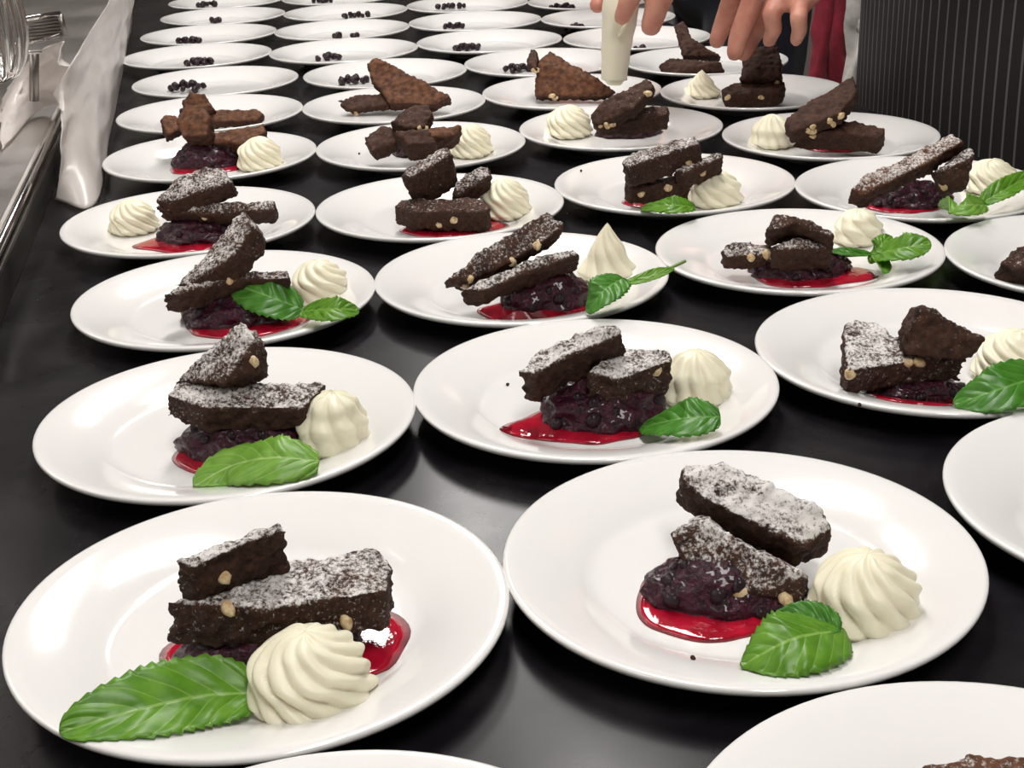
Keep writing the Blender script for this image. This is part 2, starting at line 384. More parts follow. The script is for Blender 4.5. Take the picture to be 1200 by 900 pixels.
c7 = Vector((*PL.pop((9,9)), 0)) * K; c8 = Vector((*PL.pop((8,9)), 0)) * K; c7.z = c8.z = T
PLATE_LABEL = {(0,1):'large white plate nearest the viewer at left, holding a long mint leaf',(1,1):'large white plate in front at right, two sugared brownies leaning on it',
 (2,1):'bare white plate rim cut off by the right edge of the picture'}
prof = [(0, .0035), (.050, .0035), (.053, .0), (.057, .0), (.060, .0035), (.072, .007), (.090, .0118), (.1020, .0148), (.1042, .0158), (.1050, .0172), (.1050, .0182), (.1044, .0190), (.1030, .0192),
        (.098, .0182), (.086, .0148), (.074, .0106), (.0695, .0083), (.0665, .0068), (.063, .0061), (.057, .006), (.03, .006), (0, .006)]
pv, pf = lathe(prof, 96); pme = bpy.data.meshes.new('plate'); pme.from_pydata(pv, [], pf); pme.update()
pme.polygons.foreach_set('use_smooth', [True] * len(pme.polygons)); pme.materials.append(M['porcelain'])
def plate_phrase(c, r): return 'the %s plate, %s column' % (ORD[r], COLN[c]) if r > 1 else ['the nearest left plate', 'the nearest right plate', 'the plate at the right edge'][c]
for (c, r), (x, y) in PL.items():
    o = link('dinner_plate', pme, None, None, (x * K, y * K, T)); o.rotation_euler.z = random.uniform(0, 6)
    tag(o, PLATE_LABEL.get((c, r), 'round white porcelain plate, %s from the front in the %s column' % (ORD[r], COLN[c])), 'plate', 'white dessert plates in rows')
# two plates cut off by the bottom edge
tag(link('dinner_plate', pme, None, None, c8), 'white plate rim peeping in at the bottom centre of the picture', 'plate', 'white dessert plates in rows')
tag(link('dinner_plate', pme, None, None, c7), 'white plate cut off at the bottom right corner, brownie just showing', 'plate', 'white dessert plates in rows')

# ------------------------------------------------------------------ desserts
CENTRES = [Vector((x * K, y * K)) for x, y in PL.values()] + [Vector(c7[:2]), Vector(c8[:2])]
TOPP = sorted([(r_, z_ - 0.006) for r_, z_ in prof[11:]])
def surf(x, y):
    """height of a plate's upper face above its floor"""
    r_ = min((Vector((x, y)) - c_).length for c_ in CENTRES)
    if r_ >= TOPP[-1][0]: return TOPP[-1][1]
    for (a, za), (b, zb) in zip(TOPP[:-1], TOPP[1:]):
        if a <= r_ <= b: return za + (zb - za) * (r_ - a) / max(b - a, 1e-6)
    return 0.0
def atp(px, py, h):
    z = 0.0
    for _ in range(6):
        p = atz(px, py, WELL + z + h * 0.01); z = surf(p.x, p.y)
    return p
def brownie(poly, t, label, dust=1.0, warm=False, nuts=0, voxel=0.0016, seed=None, group='brownie slices on the plates', round_=5):
    """poly: corners of the slice's top face (px, py, height in cm); t thickness in cm"""
    rnd = random.Random(seed if seed is not None else label)
    P = [at(*p[:3]) for p in poly]; n = Vector((0, 0, 0)); c = sum(P, Vector()) / len(P)
    for i in range(len(P)): n += (P[i] - c).cross(P[(i + 1) % len(P)] - c)
    n.normalize()
    if n.dot(CAM - c) < 0: n = -n
    th = t * 0.01
    low = min((p - n * th).z for p in P)
    Q = []
    for p in P:                                   # underside, kept above the plate
        q_ = p - n * th
        q_.z = max(q_.z, WELL + 0.0015); Q.append(q_)
    bm = bmesh.new(); a = [bm.verts.new(p) for p in P]; b_ = [bm.verts.new(p) for p in Q]
    m_ = len(P); bm.faces.new(a); bm.faces.new(b_[::-1])
    for i in range(m_): bm.faces.new((a[i], b_[i], b_[(i + 1) % m_], a[(i + 1) % m_]))
    bmesh.ops.recalc_face_normals(bm, faces=bm.faces[:]); bmesh.ops.triangulate(bm, faces=[f for f in bm.faces if len(f.verts) > 4])
    me = remesh(bm, voxel, round_, 0.5)
    nv = len(me.vertices); base = Vector((c.x, c.y, min(v.co.z for v in me.vertices)))
    sd = Vector((rnd.random() * 50, rnd.random() * 50, rnd.random() * 50))
    nor = [v.normal.copy() for v in me.vertices]
    for i, v in enumerate(me.vertices):
        p = v.co + sd; g = nor[i]
        tp = max(0.0, g.dot(n))
        d = fb(p, 50, 2) * 0.0017 + fb(p, 200, 3) * (0.0020 - 0.0006 * tp)
        v.co = v.co + g * d
        if v.co.z < WELL + 0.0008: v.co.z = WELL + 0.0008
        v.co -= base
    me.update()
    ad = me.attributes.new('dust', 'FLOAT', 'POINT'); at_ = me.attributes.new('top', 'FLOAT', 'POINT')
    dv, tv = [], []
    for i in range(nv):
        g = nor[i]; tp = max(0.0, min(1.0, (g.dot(n) - 0.35) / 0.4)); up = max(0.0, min(1.0, (g.z + 0.15) / 0.9))
        sm = max(0.0, min(1.0, (g.z - 0.1) / 0.6)); dv.append(dust * max(sm, 0.34 if g.z > -0.3 else 0.0)); tv.append(max(tp, sm))
    ad.data.foreach_set('value', dv); at_.data.foreach_set('value', tv)
    mt = M['brownie_warm'] if warm else M['brownie']
    if not nuts:
        o = link('brownie', me, mt, None, base)
    else:
        o = empty('brownie', base); sl = link('slab', me, mt, o)
        cand = [v for v in me.vertices if nor[v.index].dot(n) < 0.55 and nor[v.index].dot((CAM - base).normalized()) > 0.35]
        if not cand: cand = list(me.vertices)
        for k in range(nuts):
            v = rnd.choice(cand); bm = bmesh.new(); bmesh.ops.create_icosphere(bm, subdivisions=2, radius=1)
            sx, sy, sz = rnd.uniform(.003, .0055), rnd.uniform(.0025, .004), rnd.uniform(.0025, .0035)
            R_ = Matrix.Rotation(rnd.uniform(0, 6), 3, Vector((rnd.random() - .5, rnd.random() - .5, rnd.random() - .5)).normalized())
            for w_ in bm.verts:
                q_ = w_.co * (1 + 0.25 * noise.noise(w_.co * 1.7 + sd)); w_.co = R_ @ Vector((q_.x * sx, q_.y * sy, q_.z * sz)) + v.co - nor[v.index] * 0.0012
            from_bm('nut_piece', bm, M['nut'], o)
    return tag(o, label, 'brownie', group)

def cream(px, py, r, h, label, tiers=2, peak=0.3, lobes=11, twist=2.2, lean=(0, 0), seed=0):
    """piped rosette: ridged, twisted, closing to a peak; r and h in cm"""
    c = at(px, py, 0); r *= 0.01; h *= 0.01; nz, nt = 46, 108; v, f = [], []
    rnd = random.Random(seed); ph0 = rnd.uniform(0, 6)
    for i in range(nz):
        t = i / (nz - 1)
        z = h * (t ** 0.92)
        if t < 0.10: pr = 0.86 + 0.14 * math.sin(t / 0.10 * math.pi / 2)
        else:
            u = (t - 0.10) / 0.90; pr = (1 - u ** (2.0 + (1 - peak))) ** 0.62 if peak < 0.6 else (1 - u) ** 0.85
            pr *= 1 + 0.045 * math.cos(u * math.pi * 2 * tiers)
        for k in range(nt):
            a = 2 * math.pi * k / nt
            rid = abs(math.cos(lobes * 0.5 * (a + twist * t) + ph0)) ** 0.75
            rr = r * pr * (0.86 + 0.17 * rid * (1 - 0.4 * t)) * (1 + 0.05 * noise.noise(Vector((math.cos(a) * 1.3 + seed, math.sin(a) * 1.3, t * 3))))
            zz = z + 0.0016 * (rid - .5) * min(1, 4 * t) * min(1, 5 * (1 - t)) + 0.0012 * noise.noise(Vector((math.cos(a) * 2 + seed, math.sin(a) * 2, t * 4))) * t
            v.append((rr * math.cos(a) + lean[0] * t * t * 0.01, rr * math.sin(a) + lean[1] * t * t * 0.01, max(zz, 0)))
    for i in range(nz - 1):
        for k in range(nt): f.append((i * nt + k, i * nt + (k + 1) % nt, (i + 1) * nt + (k + 1) % nt, (i + 1) * nt + k))
    f.append(tuple(range(nt))[::-1]); f.append(tuple(range((nz - 1) * nt, nz * nt)))
    o = pydata('cream_rosette', v, f, M['cream'], None, True, (c.x, c.y, WELL + 0.0004))
    return tag(o, label, 'whipped cream', 'piped cream rosettes')

def leaf_mesh(spine, hw, fold=0.25, curl=0.0, org=Vector((0, 0, 0)), teeth=13, roll=0.0, tilt=0.35):
    """spine runs base to tip (px, py, cm); hw half width in cm; returns verts, faces, uvs"""
    S = [atp(*p) for p in spine]; hw *= 0.01; nl, nw = 72, 13; P, UV = [], []
    for i in range(nl):
        t = i / (nl - 1); p = bez(S, t); d = (bez(S, min(t + .02, 1)) - bez(S, max(t - .02, 0))).normalized()
        side = d.cross(Vector((0, 0, 1))).normalized(); up = side.cross(d).normalized()
        rl = roll + (tilt if side.y > 0 else -tilt)
        if rl: side, up = side * math.cos(rl) + up * math.sin(rl), up * math.cos(rl) - side * math.sin(rl)
        wd = hw * (math.sin(math.pi * min(1, t * 0.94 + 0.05) ** 0.95) ** 0.62 if 0 < t < 1 else 0.04)
        tooth = 1 + 0.13 * (1 - ((t * teeth) % 1)) - 0.06
        row = []
        for j in range(nw):
            u = j / (nw - 1) * 2 - 1
            e = wd * u * (tooth if abs(u) > 0.95 else 1)
            lift = abs(u) * wd * fold - curl * hw * u * u + 0.0007 * math.sin(t * 34 - abs(u) * 5) * abs(u) * (1 - abs(u)) * 3 + 0.0016 * noise.noise(p * 60 + Vector((u * 1.5, 0, 0))) * abs(u)
            if abs(u) < 0.1: lift -= 0.0006
            q_ = p + side * e + up * lift - org
            q_.z = max(q_.z, WELL + 0.0008 + surf(q_.x + org.x, q_.y + org.y) - org.z); row.append(q_); UV.append((u * 0.5 + 0.5, t))
        P.append(row)
    v, f = grid(P); return v, f, UV
def add_uv(o, UV):
    me = o.data; l = me.uv_layers.new(name='UVMap')
    l.data.foreach_set('uv', [c for lp in me.loops for c in UV[lp.vertex_index]])
def leaf_obj(name, spec, org, parent=None):
    spine, hw = spec[0], spec[1]; kw = dict(spec[3]) if len(spec) > 3 else {}
    v, f, UV = leaf_mesh(spine, hw, org=org, **kw); o = pydata(name, v, f, M[spec[2]], parent); add_uv(o, UV)
    mo = o.modifiers.new('thickness', 'SOLIDIFY'); mo.thickness = 0.0005; mo.offset = 0
    return o
def mint(leaves, label, stem=None):
    org = at(*leaves[0][0][0]); org.z = WELL
    if len(leaves) == 1 and not stem:
        o = leaf_obj('mint_leaf', leaves[0], org); o.location = org
    else:
        o = empty('mint_sprig', org)
        for lf in leaves: leaf_obj('leaf', lf, org, o)
        if stem:
            v, f = tube([atp(*p) - org for p in stem], 0.0011, 7); pydata('stem', v, f, M['stem'], o)
    return tag(o, label, 'mint', 'mint garnishes')

# berries: three shared lumpy meshes
BM_ = []
for k in range(4):
    bm = bmesh.new(); bmesh.ops.create_icosphere(bm, subdivisions=2, radius=1)
    for v_ in bm.verts: v_.co *= 1 + 0.20 * noise.noise(v_.co * 1.5 + Vector((k * 9.1, 0, 0))) ; v_.co.z *= 0.85
    me = bpy.data.meshes.new('berry'); bm.to_mesh(me); bm.free(); me.polygons.foreach_set('use_smooth', [True] * len(me.polygons)); me.materials.append(M['berry']); BM_.append(me)
def puddle(blobs, org, name, mt, parent, hgt=0.0016):
    """thin pool: union outline of ellipses (px, py, rx cm, ry cm) with a rounded rim"""
    cs_ = [(at(b[0], b[1], 0), b[2] * .01, b[3] * .01) for b in blobs]
    ctr = cs_[0][0]; n = 72; rings = 7; v, f = [], []
    rad = []
    for k in range(n):
        a = 2 * math.pi * k / n; d = Vector((math.cos(a), math.sin(a), 0)); best = 0.002
        for c_, rx, ry in cs_:
            for q_ in range(120):
                x = q_ * 0.0008
                pnt = ctr + d * x - c_
                if (pnt.x / rx) ** 2 + (pnt.y / ry) ** 2 < 1: best = max(best, x)
        rad.append(best * (1 + 0.10 * noise.noise(Vector((math.cos(a) * 2.5, math.sin(a) * 2.5, ctr.x * 40)))))
    for _ in range(2): rad = [(rad[k - 1] + 2 * rad[k] + rad[(k + 1) % n]) / 4 for k in range(n)]
    for i in range(rings):
        s_ = i / (rings - 1)
        for k in range(n):
            a = 2 * math.pi * k / n; r_ = rad[k] * (1 - s_) ** 0.6 if i < rings - 1 else 0.0003
            z = hgt * min(1, math.sqrt(s_ * 2.2)) + 0.0002
            rr = math.hypot(ctr.x + math.cos(a) * r_, 0)
            xx, yy = ctr.x + math.cos(a) * r_, ctr.y + math.sin(a) * r_; v.append(Vector((xx, yy, WELL + z + surf(xx, yy))) - org)
    for i in range(rings - 1):
        for k in range(n): f.append((i * n + k, i * n + (k + 1) % n, (i + 1) * n + (k + 1) % n, (i + 1) * n + k))
    f.append(tuple(range((rings - 1) * n, rings * n))); f.append(tuple(range(n))[::-1])
    return pydata(name, v, f, mt, parent)
def compote(px, py, rx, ry, h, label, sauce=None, n=26, br=0.42, mash=True, seed=0):
    """mound of cooked berries, extents in cm, with its pool of sauce"""
    c = at(px, py, 0); o = empty('berry_compote', (c.x, c.y, WELL)); org = Vector((c.x, c.y, WELL)); rnd = random.Random(seed * 31 + int(px))
    if sauce: puddle(sauce, org, 'sauce', M['sauce'], o)
    if mash:
        bm = bmesh.new(); bmesh.ops.create_icosphere(bm, subdivisions=5, radius=1)
        for v_ in bm.verts:
            p = v_.co.copy(); k = 1 + 0.16 * fb(p + Vector((px, py, 0)), 2.2, 2) + 0.11 * abs(noise.noise(p * 6 + Vector((px, 0, 0))))
            v_.co = Vector((p.x * rx * .0100 * k, p.y * ry * .0100 * k, max(p.z, -0.02) * h * .0100 * k + 0.0006))
        from_bm('berry_mash', bm, M['mash'], o)
    for i in range(n):
        a = i * 2.39996 + rnd.uniform(-.3, .3); q_ = math.sqrt((i + 0.6) / n); s_ = br * .01 * rnd.uniform(.75, 1.15)
        x, y = q_ * rx * .01 * math.cos(a), q_ * ry * .01 * math.sin(a)
        z = (h * .01 * math.sqrt(max(0, 1 - q_ * q_)) * (0.88 if mash else 0.6)); z = max(z, s_ * 0.8)
        b_ = bpy.data.objects.new('berry', rnd.choice(BM_)); C.objects.link(b_); b_.parent = o; b_.location = (x, y, z)
        b_.scale = (s_, s_ * rnd.uniform(.85, 1.1), s_ * rnd.uniform(.8, 1)); b_.rotation_euler = (rnd.uniform(0, 6), rnd.uniform(0, 6), rnd.uniform(0, 6))
    return tag(o, label, 'berry compote', 'berry compote on the plates')

def ph(c, r): return plate_phrase(c, r)
# ---- each dessert: brownies (corners of the top face, thickness, options), compote, cream, mint
D = {}
D[(0,1)] = dict(b=[('long sugared brownie bar lying flat on berries on ', [(192,706,3.5),(262,680,3.6),(345,655,3.6),(436,641,3.6),(461,660,3.4),(452,692,3.2),(310,712,3.3)], 2.1, dict(nuts=2)),
                   ('short sugared brownie block on top of the bar on ', [(202,656,5.6),(255,634,5.8),(326,611,6.0),(336,622,5.8),(292,634,5.8),(225,666,5.3)], 2.6, dict(nuts=1))],
    co=(318,762,3.6,2.4,2.0,[(318,762,4.2,2.6),(432,752,1.8,2.7),(216,768,1.3,1.6)],34), cr=(366,820,2.45,3.1,{}),
    m=[([(306,812,.5),(240,815,1.0),(160,832,.7),(70,858,.15)],1.65,'leaf',dict(fold=.25,teeth=17,tilt=.45))])
D[(1,1)] = dict(b=[('lower sugared brownie wedge beside red sauce on ', [(784,626,2.9),(820,606,3.4),(880,640,2.7),(943,676,1.9),(941,706,0.7),(886,699,1.0),(806,668,1.5)], 2.1, dict(nuts=2)),
                   ('upper round-ended brownie thick with sugar on ', [(803,544,4.8),(848,541,4.9),(905,566,4.3),(960,596,3.4),(978,622,2.7),(938,640,2.4),(880,612,3.2),(824,584,4.0),(799,562,4.5)], 2.2, dict(dust=1.15, round_=9))],
    co=(846,697,3.3,2.2,1.9,[(830,706,3.35,3.2)],24), cr=(1012,725,2.3,3.1,dict(twist=1.4)),
    m=[([(990,738,.9),(930,748,1.3),(868,780,.2)],1.6,'leaf',dict(fold=.05,curl=.2,tilt=.3)),([(985,738,1.0),(950,726,1.6),(905,728,1.3)],.8,'leaf_dark',{})])
D[(0,2)] = dict(b=[('flat brownie wedge resting on berries on ', [(192,462,4.0),(222,438,4.5),(310,447,4.0),(383,448,3.6),(357,478,3.1),(240,478,3.5)], 1.7, {}),
                   ('upright pointed brownie wedge standing on top on ', [(282,378,7.3),(296,400,6.6),(300,436,5.0),(263,450,4.6),(205,450,4.2),(228,422,5.4)], 1.8, dict(nuts=1))],
    co=(288,523,3.3,2.6,2.6,[(275,530,3.3,3.0)],30), cr=(391,526,2.05,3.4,dict(tiers=2.5,lobes=8,twist=.8,lean=(.2,0))),
    m=[([(374,540,.7),(318,536,1.4),(270,546,1.0),(227,570,.1)],1.6,'leaf_pale',dict(fold=.05,curl=.15,tilt=.5))])
D[(1,2)] = dict(b=[('sugared brownie with pale flat top leaning right on ', [(690,436,3.5),(731,405,3.9),(784,410,3.9),(789,421,3.6),(725,444,3.2)], 2.4, dict(nuts=1)),
                   ('upper brownie bar tipped up to the right on ', [(606,435,4.0),(630,409,4.6),(700,380,5.8),(722,379,5.9),(730,392,5.4),(650,425,4.2),(625,440,3.8)], 2.7, {})],
    co=(708,489,3.5,2.5,2.4,[(690,496,3.7,2.9),(622,503,2.0,1.3),(596,506,.9,.6)],34), cr=(815,468,2.05,3.0,dict(lobes=12,twist=.4,peak=.1)),
    m=[([(844,488,.9),(800,490,1.2),(752,500,.4)],1.3,'leaf_dark',dict(fold=.05,tilt=.5))])
D[(2,2)] = dict(b=[('square brownie with broad sugared top on ', [(990,378,3.6),(1020,376,3.6),(1046,392,3.3),(1100,405,3.0),(1134,417,2.6),(1060,425,2.5),(993,434,2.5)], 1.9, dict(nuts=3)),
                   ('dark triangular brownie propped upright behind on ', [(1076,357,5.6),(1090,361,5.5),(1154,396,3.8),(1140,420,2.8),(1060,417,3.0),(1061,390,4.2)], 1.8, dict(dust=.5))],
    co=(1068,462,2.7,1.9,1.0,[(1070,472,2.7,2.2)],22), cr=(1190,444,2.5,3.0,dict(twist=4.5,lobes=7)),
    m=[([(1240,434,1.2),(1180,453,1.3),(1118,474,.3)],1.5,'leaf_dark',dict(fold=.05,tilt=.5))])
D[(0,3)] = dict(b=[('lower brownie bar half hidden by a mint leaf on ', [(190,346,3.2),(205,337,3.4),(270,318,3.8),(338,314,3.6),(341,325,3.4),(290,328,3.2),(215,344,3.0)], 2.1, {}),
                   ('steeply leaning brownie wedge on top on ', [(202,335,3.2),(243,293,5.2),(283,247,7.4),(297,264,6.9),(275,300,5.2),(222,334,3.4)], 2.0, dict(nuts=2))],
    co=(275,373,3.4,2.6,2.3,[(285,379,4.0,3.2),(345,378,1.5,1.3)],28), cr=(376,351,2.1,2.9,dict(twist=3,lobes=8)),
    m=[([(354,362,1.0),(312,346,2.2),(264,329,2.8)],1.5,'leaf_dark',dict(fold=.0,tilt=.75)),([(356,364,1.0),(388,362,1.5),(420,362,1.1)],1.0,'leaf',dict(tilt=.6,fold=.05))], stem=[(350,366,.8),(356,362,1.0),(362,358,1.1)])
D[(1,3)] = dict(b=[('lower smooth brownie bar over glossy berries on ', [(540,338,2.6),(575,322,3.2),(640,298,4.0),(672,290,4.2),(678,299,3.9),(620,320,3.1),(565,342,2.4)], 1.8, {}),
                   ('long nutty brownie bar tilted up behind on ', [(520,328,3.0),(568,290,4.6),(640,247,6.4),(660,262,5.8),(650,275,5.2),(598,308,3.6),(545,333,2.6)], 1.5, dict(nuts=5,dust=.8))],
    co=(638,356,3.2,2.2,2.4,[(625,364,3.9,2.7)],30), cr=(712,326,2.1,4.1,dict(peak=.8,twist=1.5,lobes=8)),
    m=[([(730,326,1.9),(708,340,1.7),(688,366,.3)],1.25,'leaf_dark',dict(fold=.05)),([(732,333,1.4),(760,325,1.7),(790,314,1.9)],.45,'leaf_pale',{})], stem=[(726,330,1.6),(760,326,1.7),(803,306,2.0)])
D[(2,3)] = dict(b=[('small nutty brownie chunk at the left of the heap on ', [(845,292,2.4),(855,283,2.7),(905,283,2.7),(900,300,2.0),(850,301,2.0)], 1.4, dict(nuts=2)),
                   ('flat brownie slab in the middle of the heap on ', [(903,285,3.2),(935,279,3.4),(976,282,3.2),(976,292,2.8),(910,294,2.8)], 2.3, {}),
                   ('dark brownie wedge on top of the heap on ', [(895,266,4.4),(908,249,5.1),(934,251,5.1),(978,272,4.2),(975,279,3.9),(930,264,4.4),(902,272,4.1)], 2.2, dict(dust=.7))],
    co=(938,318,3.6,2.6,1.7,[(945,324,3.9,2.6),(1000,322,1.9,1.8)],30), cr=(1005,284,1.9,2.6,dict(lobes=6,tiers=2.5)),
    m=[([(1022,298,1.2),(995,297,1.5),(972,294,1.5)],.5,'leaf_dark',{}),([(1022,298,1.3),(1055,291,1.8),(1091,285,1.6)],1.25,'leaf',dict(fold=.1,tilt=.6)),
       ([(1022,298,1.3),(1032,287,2.0),(1042,276,2.2)],.7,'leaf',{}),([(1022,298,1.2),(1032,308,1.0),(1036,320,.5)],.7,'leaf',{})], stem=[(990,300,1.0),(1022,298,1.2),(1030,295,1.3)])
D[(3,3)] = dict(b=[('dark brownie lump cut by the right edge on ', [(1172,305,2.8),(1195,287,3.4),(1240,285,3.4),(1255,305,2.6),(1188,318,2.2)], 2.0, dict(dust=.5))],
    co=(1228,322,2.6,2.2,1.2,None,18))
D[(0,4)] = dict(b=[('flat sugared brownie slab below on ', [(182,243,3.1),(190,236,3.4),(260,236,3.4),(320,236,3.2),(321,248,2.6),(240,252,2.5),(195,248,2.7)], 2.0, dict(nuts=2)),
                   ('rounded brownie chunk on top on ', [(182,236,3.6),(206,208,5.2),(240,194,5.9),(263,197,5.8),(271,214,5.0),(245,222,4.6),(200,238,3.6)], 1.8, {})],
    co=(238,278,3.6,2.6,1.9,[(222,284,4.0,3.0),(175,288,1.5,1.2)],28), cr=(158,271,2.05,2.7,{}))
D[(1,4)] = dict(b=[('dark brownie block at the bottom of the pile on ', [(461,241,2.4),(470,233,2.7),(560,232,2.8),(575,240,2.6),(570,249,2.1),(480,248,2.1)], 2.0, dict(nuts=2,dust=.6)),
                   ('sugared brownie slice leaning to the right on ', [(529,222,3.2),(543,204,4.2),(573,192,4.6),(576,206,4.0),(533,234,2.4)], 2.3, {}),
                   ('chunky brownie block on top of the pile on ', [(470,204,5.0),(476,195,5.3),(523,171,6.5),(529,180,6.2),(482,208,4.7)], 3.2, dict(dust=.9))],
    co=(525,262,3.1,2.3,1.4,[(530,268,4.5,2.6)],24), cr=(592,253,2.2,3.2,{}))
D[(2,4)] = dict(b=[('brownie block low in front on ', [(732,214,2.6),(740,206,2.8),(800,206,2.8),(808,214,2.4),(740,220,2.3)], 1.8, dict(nuts=2,dust=.5)),
                   ('brownie slice tilted behind the cream on ', [(788,198,3.8),(842,177,4.8),(849,184,4.5),(800,206,3.3)], 2.0, dict(nuts=1)),
                   ('long brownie bar lying across the top on ', [(728,190,4.7),(740,178,5.1),(815,157,6.2),(820,167,5.9),(760,187,4.8),(735,196,4.5)], 2.1, dict(nuts=1))],
    co=(775,231,3.0,2.3,1.4,[(775,236,3.4,2.4)],24), cr=(838,239,2.3,2.9,dict(lobes=8)),
    m=[([(814,242,1.0),(785,240,1.4),(752,244,.5)],.9,'leaf',dict(tilt=.6,fold=.05))])
D[(3,4)] = dict(b=[('sugared brownie slice beside the cream on ', [(1096,202,4.0),(1136,173,5.4),(1143,180,5.2),(1134,220,2.6),(1110,228,2.0)], 1.7, dict(nuts=2)),
                   ('long round-ended brownie sloping to the left on ', [(995,222,3.3),(1012,206,4.1),(1075,176,5.5),(1116,157,6.4),(1131,164,6.1),(1085,192,4.7),(1040,214,3.7),(1010,229,2.8)], 1.7, dict(warm=True))],
    co=(1065,238,3.3,2.5,1.8,[(1060,242,3.3,2.2)],26), cr=(1160,223,2.3,2.7,{}),
    m=[([(1155,240,1.1),(1128,240,1.4),(1102,243,.7)],1.05,'leaf_pale',dict(tilt=.7,fold=.05)),([(1150,238,1.2),(1178,222,1.9),(1212,202,2.4)],.95,'leaf',dict(tilt=.5))])
D[(0,5)] = dict(b=[('brownie bar lying behind the cream on ', [(245,155,3.3),(308,145,3.7),(312,153,3.3),(285,168,2.4),(250,168,2.4)], 1.5, dict(warm=True,dust=.3)),
                   ('thin brownie flap at the left of the pile on ', [(187,136,4.6),(206,132,4.7),(214,150,3.5),(195,158,3.1)], 1.2, dict(warm=True,dust=.1)),
                   ('upright rounded brownie chunk on ', [(206,140,4.8),(213,124,5.9),(236,121,6.1),(245,135,5.2),(242,158,3.6),(213,160,3.4)], 1.8, dict(warm=True,dust=.15))],
    co=(245,193,3.5,2.6,2.4,[(240,198,3.6,2.4)],26), cr=(306,197,2.25,3.1,{}))
D[(1,5)] = dict(b=[('dark brownie piece at the left of the heap on ', [(426,161,3.0),(447,146,4.0),(462,150,3.8),(464,166,2.8),(435,177,2.1)], 1.5, dict(dust=.3)),
                   ('warm crusted brownie piece next to the cream on ', [(498,152,3.8),(515,146,4.1),(542,147,3.9),(532,159,3.2),(505,161,3.2)], 2.0, dict(warm=True,dust=.3)),
                   ('dark brownie block in front of the heap on ', [(463,153,4.0),(500,150,4.2),(512,167,3.1),(478,170,3.0)], 2.2, dict(dust=.15)),
                   ('nutty brownie chunk on top of the heap on ', [(456,143,4.6),(478,126,5.5),(500,119,5.9),(508,131,5.2),(498,148,4.1),(475,149,4.1)], 1.5, dict(nuts=3,dust=.3))],
    co=(495,179,2.9,2.4,2.2,None,22), cr=(553,182,2.1,3.1,{}))
D[(2,5)] = dict(b=[('flat brownie bar below on ', [(697,143,3.2),(735,128,4.0),(782,123,4.2),(784,133,3.7),(740,143,2.9)], 2.2, dict(dust=.5)),
                   ('nutty brownie slice sticking up on ', [(690,135,4.0),(700,122,4.9),(758,90,7.1),(766,101,6.5),(740,128,4.6),(698,148,3.0)], 1.4, dict(nuts=5,dust=.3))],
    co=(735,157,3.3,2.4,1.6,None,24), cr=(667,159,2.4,3.2,{}))
D[(3,5)] = dict(b=[('brownie slab lying flat below on ', [(930,155,2.8),(985,138,3.4),(1038,151,2.7),(1032,161,2.2),(980,156,2.5)], 1.9, dict(dust=.3,nuts=1)),
                   ('nutty brownie slice tilted up toward the apron on ', [(920,138,4.0),(945,120,5.0),(1000,88,7.0),(1005,105,6.1),(985,132,4.5),(926,156,3.0)], 1.4, dict(nuts=6,dust=.15))],
    co=(978,170,3.4,2.4,1.5,[(985,173,3.6,2.2)],24), cr=(905,171,2.2,3.1,dict(lobes=11,twist=.6)))
D[(0,6)] = dict(b=[('brownie piece standing up on ', [(212,122,3.2),(222,108,4.3),(240,110,4.1),(250,128,2.6),(225,135,2.0)], 1.4, dict(warm=True,dust=.1)),
                   ('flat brownie strip lying on ', [(240,130,2.2),(255,128,2.2),(300,127,2.2),(309,132,1.8),(300,140,1.3),(245,142,1.3)], 1.1, dict(warm=True,dust=.1))],
    co=(228,136,1.8,1.4,1.0,None,9))
D[(1,6)] = dict(b=[('small dark brownie base piece on ', [(398,122,1.4),(415,110,2.2),(450,108,2.4),(457,122,1.4),(410,128,.9)], 1.0, dict(dust=.1,nuts=1)),
                   ('large warm brown brownie wedge leaning down to the right on ', [(429,74,5.4),(440,66,6.0),(460,75,5.3),(528,112,2.2),(510,122,1.4),(455,120,1.7),(437,96,3.5)], 1.5, dict(warm=True,dust=.05))],
    co=(412,126,1.7,1.4,.9,None,9))
D[(2,6)] = dict(b=[('thin nutty sliver of brownie standing on ', [(617,75,4.4),(622,57,5.7),(629,60,5.5),(629,80,4.1)], 1.0, dict(nuts=1,dust=.1)),
                   ('reddish brown brownie wedge sloping to the right on ', [(626,112,1.0),(629,74,4.4),(644,59,5.5),(700,92,2.8),(721,107,1.2),(705,114,.8)], 1.5, dict(warm=True,dust=.1,nuts=2))])
D[(3,6)] = dict(b=[('dark nutty brownie bar under the hand on ', [(845,104,2.2),(860,96,2.6),(912,90,3.0),(921,99,2.6),(915,108,2.0),(850,111,1.8)], 1.7, dict(dust=.05,nuts=2)),
                   ('dark brownie piece held by the fingers above ', [(868,93,3.1),(872,56,6.0),(912,50,6.6),(917,90,3.4)], 1.4, dict(dust=.05,nuts=1))],
    cr=(822,113,2.25,3.0,dict(peak=.7)))
D[(3,7)] = dict(b=[('flat dark brownie on ', [(771,75,2.2),(785,67,2.8),(845,72,2.6),(849,82,1.6),(778,87,1.1)], 1.3, dict(dust=.05)),
                   ('dark brownie wedge standing behind on ', [(789,30,6.0),(800,24,6.4),(812,45,4.8),(844,65,3.0),(800,66,2.8)], 1.3, dict(dust=.05))],
    co=(805,82,2.4,1.6,.9,None,10))
